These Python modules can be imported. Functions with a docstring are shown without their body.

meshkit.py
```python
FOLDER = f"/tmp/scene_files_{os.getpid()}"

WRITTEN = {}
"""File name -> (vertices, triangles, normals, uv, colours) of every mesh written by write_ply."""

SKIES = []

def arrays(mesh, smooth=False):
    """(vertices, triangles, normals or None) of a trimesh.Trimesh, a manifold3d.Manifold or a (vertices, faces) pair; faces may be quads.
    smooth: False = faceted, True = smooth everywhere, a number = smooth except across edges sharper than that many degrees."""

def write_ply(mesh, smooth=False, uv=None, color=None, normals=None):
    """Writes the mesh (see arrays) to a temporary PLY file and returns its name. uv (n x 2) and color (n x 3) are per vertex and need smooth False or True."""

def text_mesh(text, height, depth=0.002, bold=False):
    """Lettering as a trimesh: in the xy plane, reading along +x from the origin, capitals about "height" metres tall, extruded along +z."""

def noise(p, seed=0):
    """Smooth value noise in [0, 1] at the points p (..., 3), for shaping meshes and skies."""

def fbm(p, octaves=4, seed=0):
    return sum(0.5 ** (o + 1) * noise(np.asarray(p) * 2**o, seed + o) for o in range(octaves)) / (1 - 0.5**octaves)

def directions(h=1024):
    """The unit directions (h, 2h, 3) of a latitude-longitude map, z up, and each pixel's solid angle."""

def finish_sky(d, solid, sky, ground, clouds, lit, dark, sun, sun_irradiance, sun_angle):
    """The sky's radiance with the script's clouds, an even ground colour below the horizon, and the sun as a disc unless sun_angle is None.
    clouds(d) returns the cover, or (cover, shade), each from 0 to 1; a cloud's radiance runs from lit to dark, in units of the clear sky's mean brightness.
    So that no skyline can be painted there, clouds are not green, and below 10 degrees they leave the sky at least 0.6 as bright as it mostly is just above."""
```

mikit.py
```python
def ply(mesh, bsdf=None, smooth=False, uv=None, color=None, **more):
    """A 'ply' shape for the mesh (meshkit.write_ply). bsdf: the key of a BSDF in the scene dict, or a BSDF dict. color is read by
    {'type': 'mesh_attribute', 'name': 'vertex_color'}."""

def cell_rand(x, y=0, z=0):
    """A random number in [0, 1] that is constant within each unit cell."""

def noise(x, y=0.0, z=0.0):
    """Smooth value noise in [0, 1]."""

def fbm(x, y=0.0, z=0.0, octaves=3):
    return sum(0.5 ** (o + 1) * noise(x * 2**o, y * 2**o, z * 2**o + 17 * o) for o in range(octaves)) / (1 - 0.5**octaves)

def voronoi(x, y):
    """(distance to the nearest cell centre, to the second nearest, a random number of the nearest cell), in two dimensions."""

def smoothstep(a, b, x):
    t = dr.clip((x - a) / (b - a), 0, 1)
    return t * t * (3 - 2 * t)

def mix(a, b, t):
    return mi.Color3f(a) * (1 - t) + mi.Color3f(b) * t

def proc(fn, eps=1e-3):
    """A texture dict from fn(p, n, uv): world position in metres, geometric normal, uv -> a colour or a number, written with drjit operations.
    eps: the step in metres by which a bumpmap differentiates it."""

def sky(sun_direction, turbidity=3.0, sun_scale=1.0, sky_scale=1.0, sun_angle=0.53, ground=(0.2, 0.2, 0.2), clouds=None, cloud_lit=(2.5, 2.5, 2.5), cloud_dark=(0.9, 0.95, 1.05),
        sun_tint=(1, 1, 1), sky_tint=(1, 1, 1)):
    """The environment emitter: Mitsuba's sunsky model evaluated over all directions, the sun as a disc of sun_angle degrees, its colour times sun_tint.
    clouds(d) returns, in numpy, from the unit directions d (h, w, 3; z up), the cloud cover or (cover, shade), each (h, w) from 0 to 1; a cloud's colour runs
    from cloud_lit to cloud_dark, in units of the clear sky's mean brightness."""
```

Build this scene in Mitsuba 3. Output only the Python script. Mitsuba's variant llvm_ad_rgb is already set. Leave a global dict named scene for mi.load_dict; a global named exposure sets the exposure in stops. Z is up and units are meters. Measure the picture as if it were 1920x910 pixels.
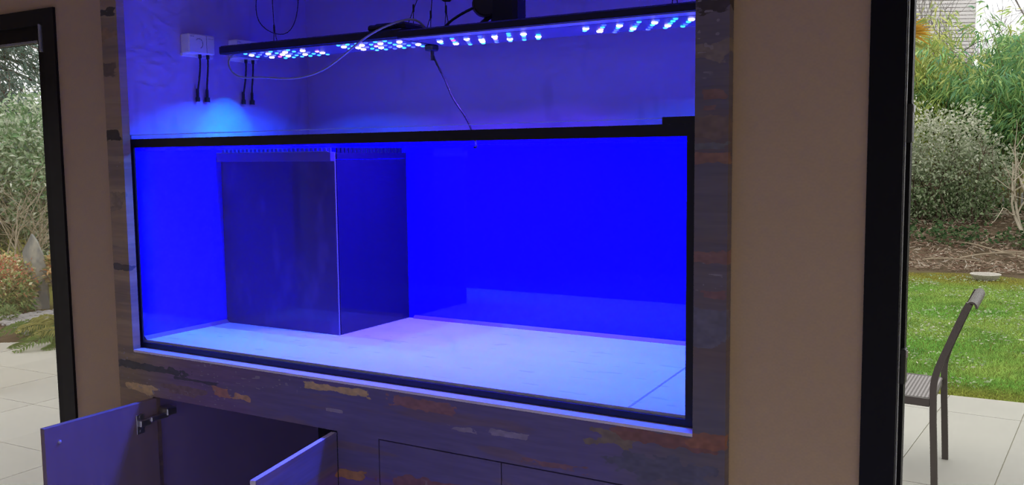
import math, random
import numpy as np, trimesh, mitsuba as mi, mikit, meshkit
import drjit as dr
from shapely.geometry import Polygon, box as sbox
from shapely import affinity
from mikit import proc, noise, fbm, smoothstep, mix
T = mi.ScalarTransform4f
scene, labels = {}, {}
rng = np.random.default_rng(11)
random.seed(5)

# ------------------------------------------------------------------ camera, sky, light, exposure
exposure = 0.0
CAM = np.array([2.7273, -2.0440, 1.6034])
FWD = np.array([-0.50905507, 0.85554109, -0.09440543])
UP = np.array([-0.03878561, 0.08676856, 0.9954732])
scene['camera'] = {'type': 'perspective', 'fov': math.degrees(2 * math.atan(960 / 1726.86)), 'fov_axis': 'x', 'near_clip': 0.02, 'far_clip': 500.0,
                   'to_world': T().look_at(origin=CAM.tolist(), target=(CAM + FWD).tolist(), up=UP.tolist())}
SKY, SUN = 4.5, 0.16
scene['sky'] = mikit.sky((-0.25, -0.45, 0.85), turbidity=6, sun_scale=SUN, sky_scale=SKY, sun_angle=30, ground=(.16, .17, .12),
                         clouds=lambda d: (0.97 + 0 * d[..., 0], 0.25 * meshkit.fbm(d * 3.0, 4, 3)), cloud_lit=(2.5, 2.5, 2.5), cloud_dark=(2.0, 2.03, 2.1))
LED_POWER = 1.25   # scales the beams of the two light bars

# ------------------------------------------------------------------ helpers
def lab(key, label=None, cat=None, group=None, kind=None):
    d = {}
    if label: d['label'] = label
    if cat: d['category'] = cat
    if group: d['group'] = group
    if kind: d['kind'] = kind
    labels[key] = d
    return key

COUNT = {}
def numbered(key):
    n = COUNT.get(key, 0); COUNT[key] = n + 1
    return key if n == 0 else f'{key}_{n:03d}'

def add(name, mesh, mat, parent=None, smooth=False, label=None, kind=None, **more):
    key = numbered((parent + '__' if parent else '') + name)
    scene[key] = mikit.ply(mesh, mat, smooth=smooth, **more)
    if label or kind: lab(key, label, kind=kind)
    return key

def reuse(name, src, parent, to_world=None):
    key = numbered(parent + '__' + name)
    scene[key] = {**src, **({'to_world': to_world} if to_world is not None else {})}
    return key

def thing(name, label, cat, group=None, kind=None):
    return lab(numbered(name), label, cat, group, kind)

def struct(name, mesh, mat, label, **more):
    key = numbered(name)
    scene[key] = mikit.ply(mesh, mat, **more)
    return lab(key, label, kind='structure')

def box(x0, x1, y0, y1, z0, z1, b=0.0):
    if b <= 0:
        m = trimesh.creation.box((x1 - x0, y1 - y0, z1 - z0)); m.apply_translation(((x0 + x1) / 2, (y0 + y1) / 2, (z0 + z1) / 2)); return m
    pts = []
    for ax in range(3):
        for sx in (0, 1):
            for sy in (0, 1):
                for sz in (0, 1):
                    p = [(x0, x1)[sx], (y0, y1)[sy], (z0, z1)[sz]]
                    for k, s in enumerate((sx, sy, sz)):
                        if k != ax: p[k] += b * (1 if s == 0 else -1)
                    pts.append(p)
    return trimesh.convex.convex_hull(np.array(pts))

def cat(ms): return trimesh.util.concatenate(ms)

def spline(pts, n=40):
    from scipy.interpolate import splprep, splev
    p = np.array(pts, float)
    tck, _ = splprep(p.T, s=0, k=min(3, len(p) - 1))
    return np.array(splev(np.linspace(0, 1, n), tck)).T

def tube(pts, r, sides=8, caps=True):
    p = np.asarray(pts, float); n = len(p)
    t = np.gradient(p, axis=0); t /= np.linalg.norm(t, axis=1, keepdims=True) + 1e-12
    ref = np.array([0.31, 0.17, 0.93]) if abs(t[0] @ [0.31, 0.17, 0.93]) < 0.9 else np.array([1.0, 0, 0.1])
    a = np.cross(t, ref); a /= np.linalg.norm(a, axis=1, keepdims=True) + 1e-12
    b = np.cross(t, a); ang = np.arange(sides) * 2 * np.pi / sides
    rr = np.broadcast_to(r, (n,))[:, None, None]
    v = (p[:, None] + rr * (np.cos(ang)[None, :, None] * a[:, None] + np.sin(ang)[None, :, None] * b[:, None])).reshape(-1, 3)
    i, j = np.meshgrid(np.arange(n - 1), np.arange(sides), indexing='ij')
    q = np.stack([i * sides + j, i * sides + (j + 1) % sides, (i + 1) * sides + (j + 1) % sides, (i + 1) * sides + j], -1).reshape(-1, 4)
    f = np.vstack([q[:, [0, 1, 2]], q[:, [0, 2, 3]]])
    if caps:
        v = np.vstack([v, p[0], p[-1]]); k = np.arange(sides)
        f = np.vstack([f, np.stack([k * 0 + len(v) - 2, (k + 1) % sides, k], 1), np.stack([k * 0 + len(v) - 1, (n - 1) * sides + k, (n - 1) * sides + (k + 1) % sides], 1)])
    return trimesh.Trimesh(v, f, process=False)

def cyl(p0, p1, r, sides=20): return tube(np.linspace(p0, p1, 2), r, sides)

def extrude_xz(poly, y0, y1):
    """A shape drawn in x, z and given depth from y0 to y1."""
    m = trimesh.creation.extrude_polygon(poly, y1 - y0, engine='earcut')
    v = m.vertices.copy(); m.vertices = np.stack([v[:, 0], y1 - v[:, 2], v[:, 1]], 1)
    if m.volume < 0: m.invert()
    return m

def extrude_yz(poly, x0, x1):
    m = trimesh.creation.extrude_polygon(poly, x1 - x0, engine='earcut')
    v = m.vertices.copy(); m.vertices = np.stack([x0 + v[:, 2], v[:, 0], v[:, 1]], 1)
    if m.volume < 0: m.invert()
    return m

def rgb(*c): return {'type': 'rgb', 'value': list(c)}
def mat(key, d): scene[key] = d; return key
def diffuse(key, *c): return mat(key, {'type': 'twosided', 'bsdf': {'type': 'diffuse', 'reflectance': rgb(*c)}})
def princ(key, color, rough=0.5, metal=0.0, spec=0.5, **more):
    return mat(key, {'type': 'twosided', 'bsdf': {'type': 'principled', 'base_color': color if isinstance(color, dict) else rgb(*color), 'roughness': rough, 'metallic': metal, 'specular': spec, **more}})

# ------------------------------------------------------------------ materials
def plaster(p, n, uv):
    return mix((.62, .45, .265), (.68, .50, .30), fbm(p.x * 3 + p.y, p.z * 3, p.y * 2, 4)) * (0.97 + 0.06 * noise(p.x * 260, p.y * 260, p.z * 260))
princ('m_plaster', proc(plaster), 0.85, spec=0.2)

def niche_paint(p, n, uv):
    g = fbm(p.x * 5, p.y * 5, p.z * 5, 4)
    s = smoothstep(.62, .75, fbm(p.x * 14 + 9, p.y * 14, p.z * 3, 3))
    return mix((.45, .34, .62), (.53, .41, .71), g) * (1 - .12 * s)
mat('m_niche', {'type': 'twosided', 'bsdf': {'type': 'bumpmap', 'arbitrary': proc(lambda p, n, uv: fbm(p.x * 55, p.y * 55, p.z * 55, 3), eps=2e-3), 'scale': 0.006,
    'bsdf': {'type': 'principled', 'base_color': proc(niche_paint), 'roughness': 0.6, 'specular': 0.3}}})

# the weathered decorative finish of the tank surround: (centre x, centre z, half width, half height, colour)
PATCHES = [
    (.045, .828, .085, .014, (.72, .52, .27)), (.10, .905, .15, .012, (.075, .08, .085)), (.33, .885, .09, .004, (.085, .08, .10)), (.458, .862, .030, .013, (.48, .23, .15)), (.548, .858, .030, .009, (.66, .38, .20)),
    (.92, .930, .105, .009, (.66, .46, .20)), (1.235, .925, .092, .015, (.34, .17, .17)), (1.376, .876, .040, .006, (.33, .28, .38)), (1.53, .882, .048, .007, (.34, .29, .40)),
    (.928, .866, .03, .004, (.36, .30, .36)), (1.82, .915, .060, .018, (.25, .195, .125)), (1.94, .935, .11, .015, (.26, .12, .10)), (2.06, .946, .05, .015, (.33, .15, .09)),
    (1.646, .822, .085, .009, (.27, .14, .15)), (.985, .682, .045, .014, (.50, .25, .10)), (2.058, 1.594, .06, .012, (.30, .165, .11)), (2.068, 1.732, .028, .012, (.27, .155, .12)),
    (2.054, 1.703, .018, .007, (.26, .15, .12)), (2.056, 1.662, .06, .026, (.215, .155, .12)), (2.056, 1.618, .06, .009, (.18, .185, .19)), (2.056, 1.372, .06, .014, (.27, .15, .13)),
    (2.066, 1.286, .032, .011, (.26, .14, .13)), (2.06, 1.21, .06, .04, (.17, .165, .215)), (-.026, 2.088, .05, .013, (.035, .035, .035)), (-.022, 1.684, .05, .016, (.03, .03, .03)),
    (2.058, 1.935, .07, .026, (.065, .05, .045)), (2.056, 1.83, .06, .02, (.27, .22, .17)), (-.03, 1.90, .04, .02, (.16, .12, .08)), (-.01, 1.24, .05, .010, (.10, .09, .085)),
    (-.03, 2.02, .05, .03, (.32, .21, .11)), (-.01, 1.47, .05, .03, (.30, .23, .15)), (1.30, .70, .16, .02, (.26, .12, .12)), (.30, .845, .10, .014, (.26, .17, .15)), (1.95, .862, .12, .03, (.13, .13, .18)),
]
def weathered(p, n, uv):
    u = p.x + 0.83 * p.y + 0.0415; v = p.z
    a = fbm(u * 1.6, v * 14, 3.0, 4); b = fbm(u * 4 + 7, v * 30, 9.0, 4); c = fbm(u * 1.1 + 3, v * 8, 5.0, 3)
    col = mix((.175, .105, .30), (.205, .125, .36), smoothstep(.35, .62, a))  # purple mid zone: blue LED glow put into the paint colour
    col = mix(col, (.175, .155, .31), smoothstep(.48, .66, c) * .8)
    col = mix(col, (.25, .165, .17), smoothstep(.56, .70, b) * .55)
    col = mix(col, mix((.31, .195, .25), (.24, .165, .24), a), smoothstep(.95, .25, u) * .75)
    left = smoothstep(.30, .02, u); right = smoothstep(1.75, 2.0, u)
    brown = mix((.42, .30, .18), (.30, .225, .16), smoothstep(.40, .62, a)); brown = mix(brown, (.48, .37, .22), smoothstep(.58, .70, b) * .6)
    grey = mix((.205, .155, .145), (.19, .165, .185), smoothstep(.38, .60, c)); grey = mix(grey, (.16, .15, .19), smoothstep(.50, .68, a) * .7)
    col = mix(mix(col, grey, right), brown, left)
    fine = fbm(u * 12, v * 120, 2.0, 4)
    col = col * (.86 + .28 * fine)
    w = fbm(u * 40, v * 60, 1.0, 4) - .5; w2 = fbm(u * 17 + 5, v * 50, 8.0, 3) - .5
    for cx, cz, rx, rz, k in PATCHES:
        d = dr.sqrt(dr.square((u - cx) / rx) + dr.square((v - cz) / rz)) if rz > .024 else dr.maximum(dr.abs(u - cx) / rx, dr.abs(v - cz) / rz)
        col = mix(col, mi.Color3f(*k) * (.85 + .5 * fbm(u * 60, v * 90, 4.0, 2)), smoothstep(1.06, .94, d + 1.3 * w + 1.0 * w2) * .88)
    fleck = smoothstep(.86, .89, noise(u * 70 + 3, v * 160, 6.0)) * smoothstep(.58, .7, fbm(u * 4, v * 6, 11., 2))
    col = mix(col, (.42, .38, .40), fleck * .6)
    return col
mat('m_weathered_led_glow', {'type': 'twosided', 'bsdf': {'type': 'principled', 'base_color': proc(weathered), 'roughness': 0.6, 'specular': 0.3}})
princ('m_panel_edge', (.84, .76, .86), 0.5)
princ('m_melamine', proc(lambda p, n, uv: mix((.25, .18, .21), (.29, .21, .24), fbm(p.x * 30, p.y * 30, p.z * 5, 3))), 0.5, spec=.3)
princ('m_carcass', (.32, .24, .48), 0.55, spec=.3)
princ('m_black_frame', (.012, .012, .016), 0.45)
def pvc(p, n, uv):
    s = fbm(p.x * 3, p.y * 9, 1.0, 4)
    scr = smoothstep(.72, .80, fbm(p.x * 12, p.y * 40, 7.0, 3))
    return mix((.84, .83, .82), (.76, .76, .78), s) * (1 - .12 * scr)
princ('m_pvc', proc(pvc), 0.45, spec=.3)
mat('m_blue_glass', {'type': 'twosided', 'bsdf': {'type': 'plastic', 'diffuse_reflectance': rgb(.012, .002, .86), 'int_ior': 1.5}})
mat('m_overflow', {'type': 'twosided', 'bsdf': {'type': 'plastic', 'diffuse_reflectance': proc(lambda p, n, uv: mix((.05, .034, .16), (.10, .07, .25), smoothstep(.45, .75, fbm(p.x * 9, p.y * 9, p.z * 3.5, 4)))), 'int_ior': 1.45}})
mat('m_overflow_shaded_side', {'type': 'twosided', 'bsdf': {'type': 'plastic', 'diffuse_reflectance': rgb(.018, .013, .055), 'int_ior': 1.4}})  # darker copy of the box plastic, shade put into the side colour
mat('m_overflow_cover', {'type': 'twosided', 'bsdf': {'type': 'plastic', 'diffuse_reflectance': rgb(.11, .075, .30), 'int_ior': 1.45}})
princ('m_joint', (.42, .40, .55), 0.5)
princ('m_seam', (.22, .2, .28), 0.4)
princ('m_silicone', (.25, .12, .35), 0.4)
princ('m_glass_edge', (.55, .62, .70), .3)
mat('m_glass', {'type': 'thindielectric', 'int_ior': 1.28, 'ext_ior': 1.0})
mat('m_pane', {'type': 'thindielectric', 'int_ior': 1.5, 'ext_ior': 1.0})
princ('m_black_metal', (.012, .012, .014), 0.4)
princ('m_black_plastic', (.01, .01, .012), 0.4)
princ('m_led_plate', (.16, .12, .17), 0.35)
princ('m_silver', (.62, .62, .65), 0.3, metal=.3)
princ('m_white_plastic', (.92, .90, .90), 0.35)
princ('m_mark', (.18, .16, .2), 0.5)
princ('m_steel', (.55, .55, .56), 0.3, metal=.9)
princ('m_cable_grey', (.35, .34, .36), 0.35)
princ('m_alu_dark', (.0025, .0022, .005), 0.5, spec=.25)
princ('m_alu_left', (.006, .0055, .009), 0.5, spec=.3)
princ('m_grey_strip', (.30, .31, .32), 0.4)
princ('m_indoor_floor', (.80, .75, .66), 0.35)
princ('m_ceiling', (.45, .42, .38), 0.8)
princ('m_dark_wall', (.10, .08, .07), 0.8)
for i, c in enumerate(((.40, .39, .33), (.42, .41, .35), (.385, .375, .32))):
    princ(f'm_tile_{i}', proc(lambda p, n, uv, c=c: mix(c, tuple(.9 * x for x in c), fbm(p.x * 2.2, p.y * 2.2, p.z, 4))), 0.55, spec=.3)
princ('m_grout', (.44, .41, .33), 0.9, spec=.1)
princ('m_chair', (.085, .075, .062), 0.45, metal=.2)
def sling(p, n, uv):
    return mix((.135, .122, .11), (.30, .28, .265), smoothstep(.35, .65, .5 + .5 * dr.sin(p.x * 380)))
princ('m_sling', proc(sling), 0.7)
VC = {'type': 'mesh_attribute', 'name': 'vertex_color'}
mat('m_leaf', {'type': 'principledthin', 'base_color': VC, 'roughness': 0.5, 'diff_trans': 0.7, 'spec_trans': 0.0, 'eta': 1.4})
mat('m_gloss_leaf', {'type': 'principledthin', 'base_color': VC, 'roughness': 0.3, 'diff_trans': 0.4, 'spec_trans': 0.0, 'eta': 1.5})
mat('m_bark', {'type': 'twosided', 'bsdf': {'type': 'diffuse', 'reflectance': VC}})
def soil(p, n, uv):
    g = fbm(p.x * 6, p.y * 6, p.z * 6, 4)
    base = mix((.075, .055, .035), (.17, .13, .085), g)
    moss = smoothstep(12.2, 11.2, p.y + 1.6 * fbm(p.x * 1.5, p.y * 1.5, 0, 3)) * smoothstep(3.5, 4.6, p.y)
    return mix(base, mix((.13, .13, .025), (.17, .19, .04), g), moss * .85)
mat('m_soil', {'type': 'twosided', 'bsdf': {'type': 'diffuse', 'reflectance': proc(soil)}})
princ('m_slate', proc(lambda p, n, uv: mix((.22, .235, .23), (.46, .45, .38), smoothstep(.4, .7, fbm(p.x * 8, p.y * 8, p.z * 4, 4)))), 0.7, spec=.3)
princ('m_pebble', (.27, .265, .26), 0.7)
princ('m_dish', proc(lambda p, n, uv: mix((.36, .33, .28), (.50, .47, .41), fbm(p.x * 30, p.y * 30, p.z * 30, 3))), 0.7)
princ('m_siding', proc(lambda p, n, uv: mix((.76, .74, .72), (.84, .82, .80), fbm(p.x * .6, p.z * 6, p.y * .6, 3))), 0.7)
princ('m_siding_back', (.16, .15, .15), 0.8)
princ('m_kerb', (.5, .49, .46), 0.8)

# ------------------------------------------------------------------ the room
YF, YW = -.05, -.02          # front of the painted surround, face of the wall
H = 2.62
lw = sbox(-3.5, 0, -.012, H).difference(sbox(-3.3, -1, -.338, 2.14))
struct('wall_front_left', extrude_xz(lw, YW, .20), 'm_plaster', 'beige plastered wall left of the built-in tank, around the left glass door')
rw = sbox(2.02, 0, 6.0, H).difference(sbox(2.383, -1, 5.2, 2.30))
struct('wall_front_right', extrude_xz(rw, YW, .20), 'm_plaster', 'beige plastered wall right of the built-in tank, around the right doorway')
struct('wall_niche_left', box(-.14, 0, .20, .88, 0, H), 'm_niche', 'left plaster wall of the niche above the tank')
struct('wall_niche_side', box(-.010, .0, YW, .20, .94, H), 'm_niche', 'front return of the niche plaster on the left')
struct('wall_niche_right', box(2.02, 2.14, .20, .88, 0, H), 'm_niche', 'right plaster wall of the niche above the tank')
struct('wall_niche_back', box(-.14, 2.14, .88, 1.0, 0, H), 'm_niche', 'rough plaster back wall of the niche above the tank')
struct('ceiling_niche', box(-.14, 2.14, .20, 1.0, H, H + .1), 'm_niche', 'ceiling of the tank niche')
struct('floor', box(-3.5, 6.0, -5.0, .20, -.1, 0), 'm_indoor_floor', 'pale tiled floor of the room')
struct('ceiling', box(-3.6, 6.1, -5.1, .20, H, H + .1), 'm_ceiling', 'white ceiling of the room')
struct('wall_left', extrude_yz(sbox(-5.0, 0, .2, H).difference(sbox(-1.45, .05, -.15, 1.9)), -3.6, -3.5), 'm_plaster', 'left wall of the room')  # opening added out of view to brighten the wall beside the left door
rear = sbox(-3.5, 0, 6.0, H).difference(sbox(1.5, .05, 4.7, 2.0))  # wide opening put in behind the camera to fill the room with daylight
struct('wall_rear', extrude_xz(rear, -5.1, -5.0), 'm_dark_wall', 'rear wall of the room with a wide unseen opening added for daylight')
side = sbox(-5.0, 0, .2, H).difference(sbox(-4.0, .05, -1.8, 2.0))  # second unseen opening, added for more daylight in the room
struct('wall_right', extrude_yz(side, 6.0, 6.1), 'm_plaster', 'right wall of the room with a wide unseen opening added for daylight')
w1 = thing('window_1', 'unseen window bay added in the rear wall to let daylight in', 'window', kind='structure')  # frame bars for the daylight opening added at the rear
add('frame', cat([box(x - .03, x + .03, -5.08, -5.02, .05, 2.0) for x in (1.53, 2.6, 3.6, 4.67)]), 'm_alu_dark', w1)
w2 = thing('window_2', 'unseen window bay added in the right wall to let daylight in', 'window', kind='structure')  # frame bars for the daylight opening added on the right
add('frame', cat([box(6.02, 6.08, y - .03, y + .03, .05, 2.0) for y in (-3.97, -2.9, -1.83)]), 'm_alu_dark', w2)

# glazed door on the left: frame, sash, pane
d1 = thing('door_1', 'glazed garden door on the left with a near-black metal frame', 'door', kind='structure')
fr = sbox(-3.3, 0, -.338, 2.14).difference(sbox(-3.22, .06, -.405, 2.085))
add('frame', extrude_xz(fr, -.03, .05), 'm_alu_left', d1)
fs = sbox(-3.22, .06, -.403, 2.085).difference(sbox(-3.13, .15, -.458, 2.03))
add('sash', extrude_xz(fs, -.015, .035), 'm_alu_dark', d1)
add('pane', box(-3.13, -.458, .008, .014, .15, 2.03), 'm_pane', d1)
add('gasket', box(-3.13, -.458, -.017, -.0135, 2.026, 2.034), 'm_grey_strip', d1)
add('sash_clip', box(-.432, -.418, -.030, -.016, 1.99, 2.09, .002), 'm_grey_strip', d1, label='pale grey metal clip at the top corner of the sash')
# doorway on the right: its leaf stands open outside the frame
d2 = thing('door_2', 'open garden doorway on the right with a wide near-black metal frame', 'door', kind='structure')
fr = sbox(2.383, -.01, 5.2, 2.30).difference(sbox(2.452, 0.02, 5.13, 2.23))
add('frame', extrude_xz(fr, -.028, .045), 'm_alu_dark', d2)
add('rebate_strip', box(2.4525, 2.4545, -.018, -.012, .02, 2.23), 'm_grey_strip', d2)
add('inner_rebate', box(2.452, 2.459, .020, .048, .02, 2.23), 'm_alu_dark', d2)
for z0, z1 in ((1.62, 1.70), (1.115, 1.19)):
    k = add('strike_plate', box(2.452, 2.464, .000, .030, z0, z1, .002), 'm_black_plastic', d2)
    add('roller', cyl((2.462, .012, z1 - .018), (2.462, .012, z1 - .004), .0055, 10), 'm_steel', k)

# ------------------------------------------------------------------ the cabinet under and around the tank
cab = thing('aquarium_cabinet', 'weathered brown painted surround and cabinet holding the glass tank, purple LED glow in its colour', 'cabinet')
face = sbox(-.047, 0, 2.097, H - .01)
for hole in (sbox(.035, .9495, 2.02, H), sbox(.124, .06, .940, .806), sbox(1.092, .06, 1.908, .806)): face = face.difference(hole)
add('surround', extrude_xz(face, YF, YW - .001), 'm_weathered_led_glow', cab)
add('sill', box(.035, 2.02, YF + .0005, -.0065, .950, .9575), 'm_panel_edge', cab)
add('plinth', box(.002, 2.018, .001, .86, .91, .948), 'm_carcass', cab)
add('side_panel', box(.098, .116, YW, .80, .06, .905), 'm_carcass', cab)
add('side_panel', box(1.92, 1.938, YW, .80, .06, .905), 'm_carcass', cab)
add('divider', box(.975, .993, YW, .80, .06, .905), 'm_carcass', cab)
add('back_panel', box(.098, 1.938, .802, .814, .06, .905), 'm_carcass', cab)
add('bottom_panel', box(.098, 1.938, YW, .80, .04, .058), 'm_carcass', cab)
# left door, opened square: inside face seen
dk = numbered(cab + '__door')
add('leaf', box(.1270, .1285, -.452, -.052, .075, .803), 'm_weathered_led_glow', dk)
add('inner_face', box(.1285, .1455, -.452, -.052, .075, .803, .001), 'm_melamine', dk)
lab(dk, 'left cabinet door standing open, plain inner face turned to the room')
hz = .735
add('hinge', cat([box(.1456, .149, -.135, -.105, hz - .035, hz + .03, .001), box(.149, .160, -.128, -.085, hz - .012, hz + .012, .003), box(.150, .166, -.09, -.02, hz - .002, hz + .016, .003),
                  box(.1165, .170, -.03, .01, hz + .004, hz + .03, .003), cyl((.1455, -.12, hz + .022), (.151, -.12, hz + .022), .005, 10), cyl((.1455, -.12, hz - .026), (.151, -.12, hz - .026), .005, 10)]), 'm_steel', dk, label='concealed steel hinge')
add('cover_cap', trimesh.creation.icosphere(2, .006).apply_translation((.1462, -.405, .752)), 'm_silver', dk, smooth=True)
# second door, opened past square: painted outer face seen
dk = numbered(cab + '__door')
lab(dk, 'second cabinet door standing open, painted outer face turned to the room')
ang = math.radians(13.5)
def turn(m):
    m.apply_transform(trimesh.transformations.rotation_matrix(ang, (0, 0, 1), (.937, YF, 0))); return m
add('leaf', turn(box(.9365, .938, YF - .422, YF - .002, .075, .803)), 'm_weathered_led_glow', dk)
add('inner_face', turn(box(.9195, .9365, YF - .422, YF - .002, .075, .803, .001)), 'm_panel_edge', dk)
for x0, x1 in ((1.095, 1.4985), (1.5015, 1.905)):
    k = add('door', box(x0, x1, YF, YF + .019, .063, .803, .001), 'm_weathered_led_glow', cab)
# black ragged-edged shape inside the open cabinet
pts = [(.47, .90), (.53, .905), (.545, .86), (.55, .82), (.52, .80), (.515, .76), (.495, .74), (.49, .70), (.47, .66), (.478, .6), (.44, .5), (.45, .3), (.42, .07), (.95, .07), (.95, .905)]
sh = extrude_xz(Polygon(pts[1:]), .36, .366).subdivide_to_size(.05)
sh.vertices[:, 1] += .03 * (meshkit.fbm(sh.vertices * [9, 0, 3], 3) - .5)
kk = add('black_shape', sh, 'm_black_plastic')
lab(kk, 'black shape with a ragged edge inside the open cabinet behind the door', 'sheet')

# ------------------------------------------------------------------ the aquarium
aq = thing('aquarium', 'large empty glass tank with deep blue back, white bottom and black edging', 'aquarium')
ZB = .98
add('bottom_sheet', box(.012, 1.988, .013, .789, .95, ZB), 'm_pvc', aq, label='white bottom sheet')
add('front_pane', box(0, 2.0, 0, .012, .95, 1.684), 'm_glass', aq, label='clear front pane')
add('side_pane', box(0, .012, .0125, .80, .95, 1.672), 'm_blue_glass', aq, label='blue left pane')
add('side_pane', box(1.988, 2.0, .0125, .80, .95, 1.672), 'm_blue_glass', aq, label='blue right pane')
add('back_pane', box(.0125, 1.9875, .789, .801, .95, 1.672), 'm_blue_glass', aq, label='deep blue back pane')
ring = sbox(-.012, .957, 2.012, 1.671).difference(sbox(.030, .975, 1.986, 1.643))
add('glass_edge', box(0, 1.924, .0002, .0118, 1.6842, 1.6858), 'm_glass_edge', aq)
add('edging', cat([extrude_xz(ring, -.006, -.0005), box(1.925, 2.012, -.006, -.0005, 1.6712, 1.688)]), 'm_black_frame', aq, label='black edging around the front pane')
add('brace', box(.013, 1.987, .013, .075, 1.632, 1.640), 'm_glass', aq)
add('silicone_bead', extrude_yz(Polygon([(.789, ZB), (.777, ZB), (.789, ZB + .012)]), .60, 1.987), 'm_silicone', aq)
add('silicone_bead', extrude_xz(Polygon([(.0125, ZB), (.026, ZB), (.0125, ZB + .012)]), .014, .385), 'm_silicone', aq)
add('seam_line', box(-.003, .003, -.255, .255, 0, .0006).apply_transform(trimesh.transformations.rotation_matrix(math.radians(3), (0, 0, 1))).apply_translation((1.82, .27, ZB + .0002)), 'm_joint', aq)
ov = numbered(aq + '__overflow_box'); lab(ov, 'dark overflow box in the back left corner')
X0, X1, Y0, Y1, ZT = .0135, .574, .386, .7885, 1.636
add('front_panel', box(X0, X1 - .003, Y0, Y0 + .008, ZB, 1.592), 'm_overflow', ov)
add('side_panel', box(X1 - .008, X1, Y0 + .0085, Y1, ZB, 1.594), 'm_overflow_shaded_side', ov)
add('corner_seam', box(X1 - .0028, X1 + .001, Y0 - .001, Y0 + .003, ZB, 1.62), 'm_seam', ov)
add('cover_strip', box(X0, X1 + .001, Y0 - .022, Y0 - .0002, 1.590, 1.622, .001), 'm_overflow_cover', ov)
add('cover_strip', box(X1 - .008, X1 + .002, Y0 + .0085, Y1, 1.596, 1.618, .001), 'm_overflow_shaded_side', ov)
for i in range(26):
    x = X0 + .005 + i * (X1 - X0 - .015) / 26
    add('comb_tooth', box(x, x + .012, Y0 + .001, Y0 + .007, 1.622, ZT), 'm_overflow', ov)
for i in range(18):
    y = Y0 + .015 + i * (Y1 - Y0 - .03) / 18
    add('comb_tooth', box(X1 - .007, X1 - .001, y, y + .013, 1.618, ZT), 'm_overflow_shaded_side', ov)
add('edge_strip', box(X0, X1 - .01, Y0 - .0222, Y0 - .018, 1.6222, 1.6245), 'm_seam', ov)

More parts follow.
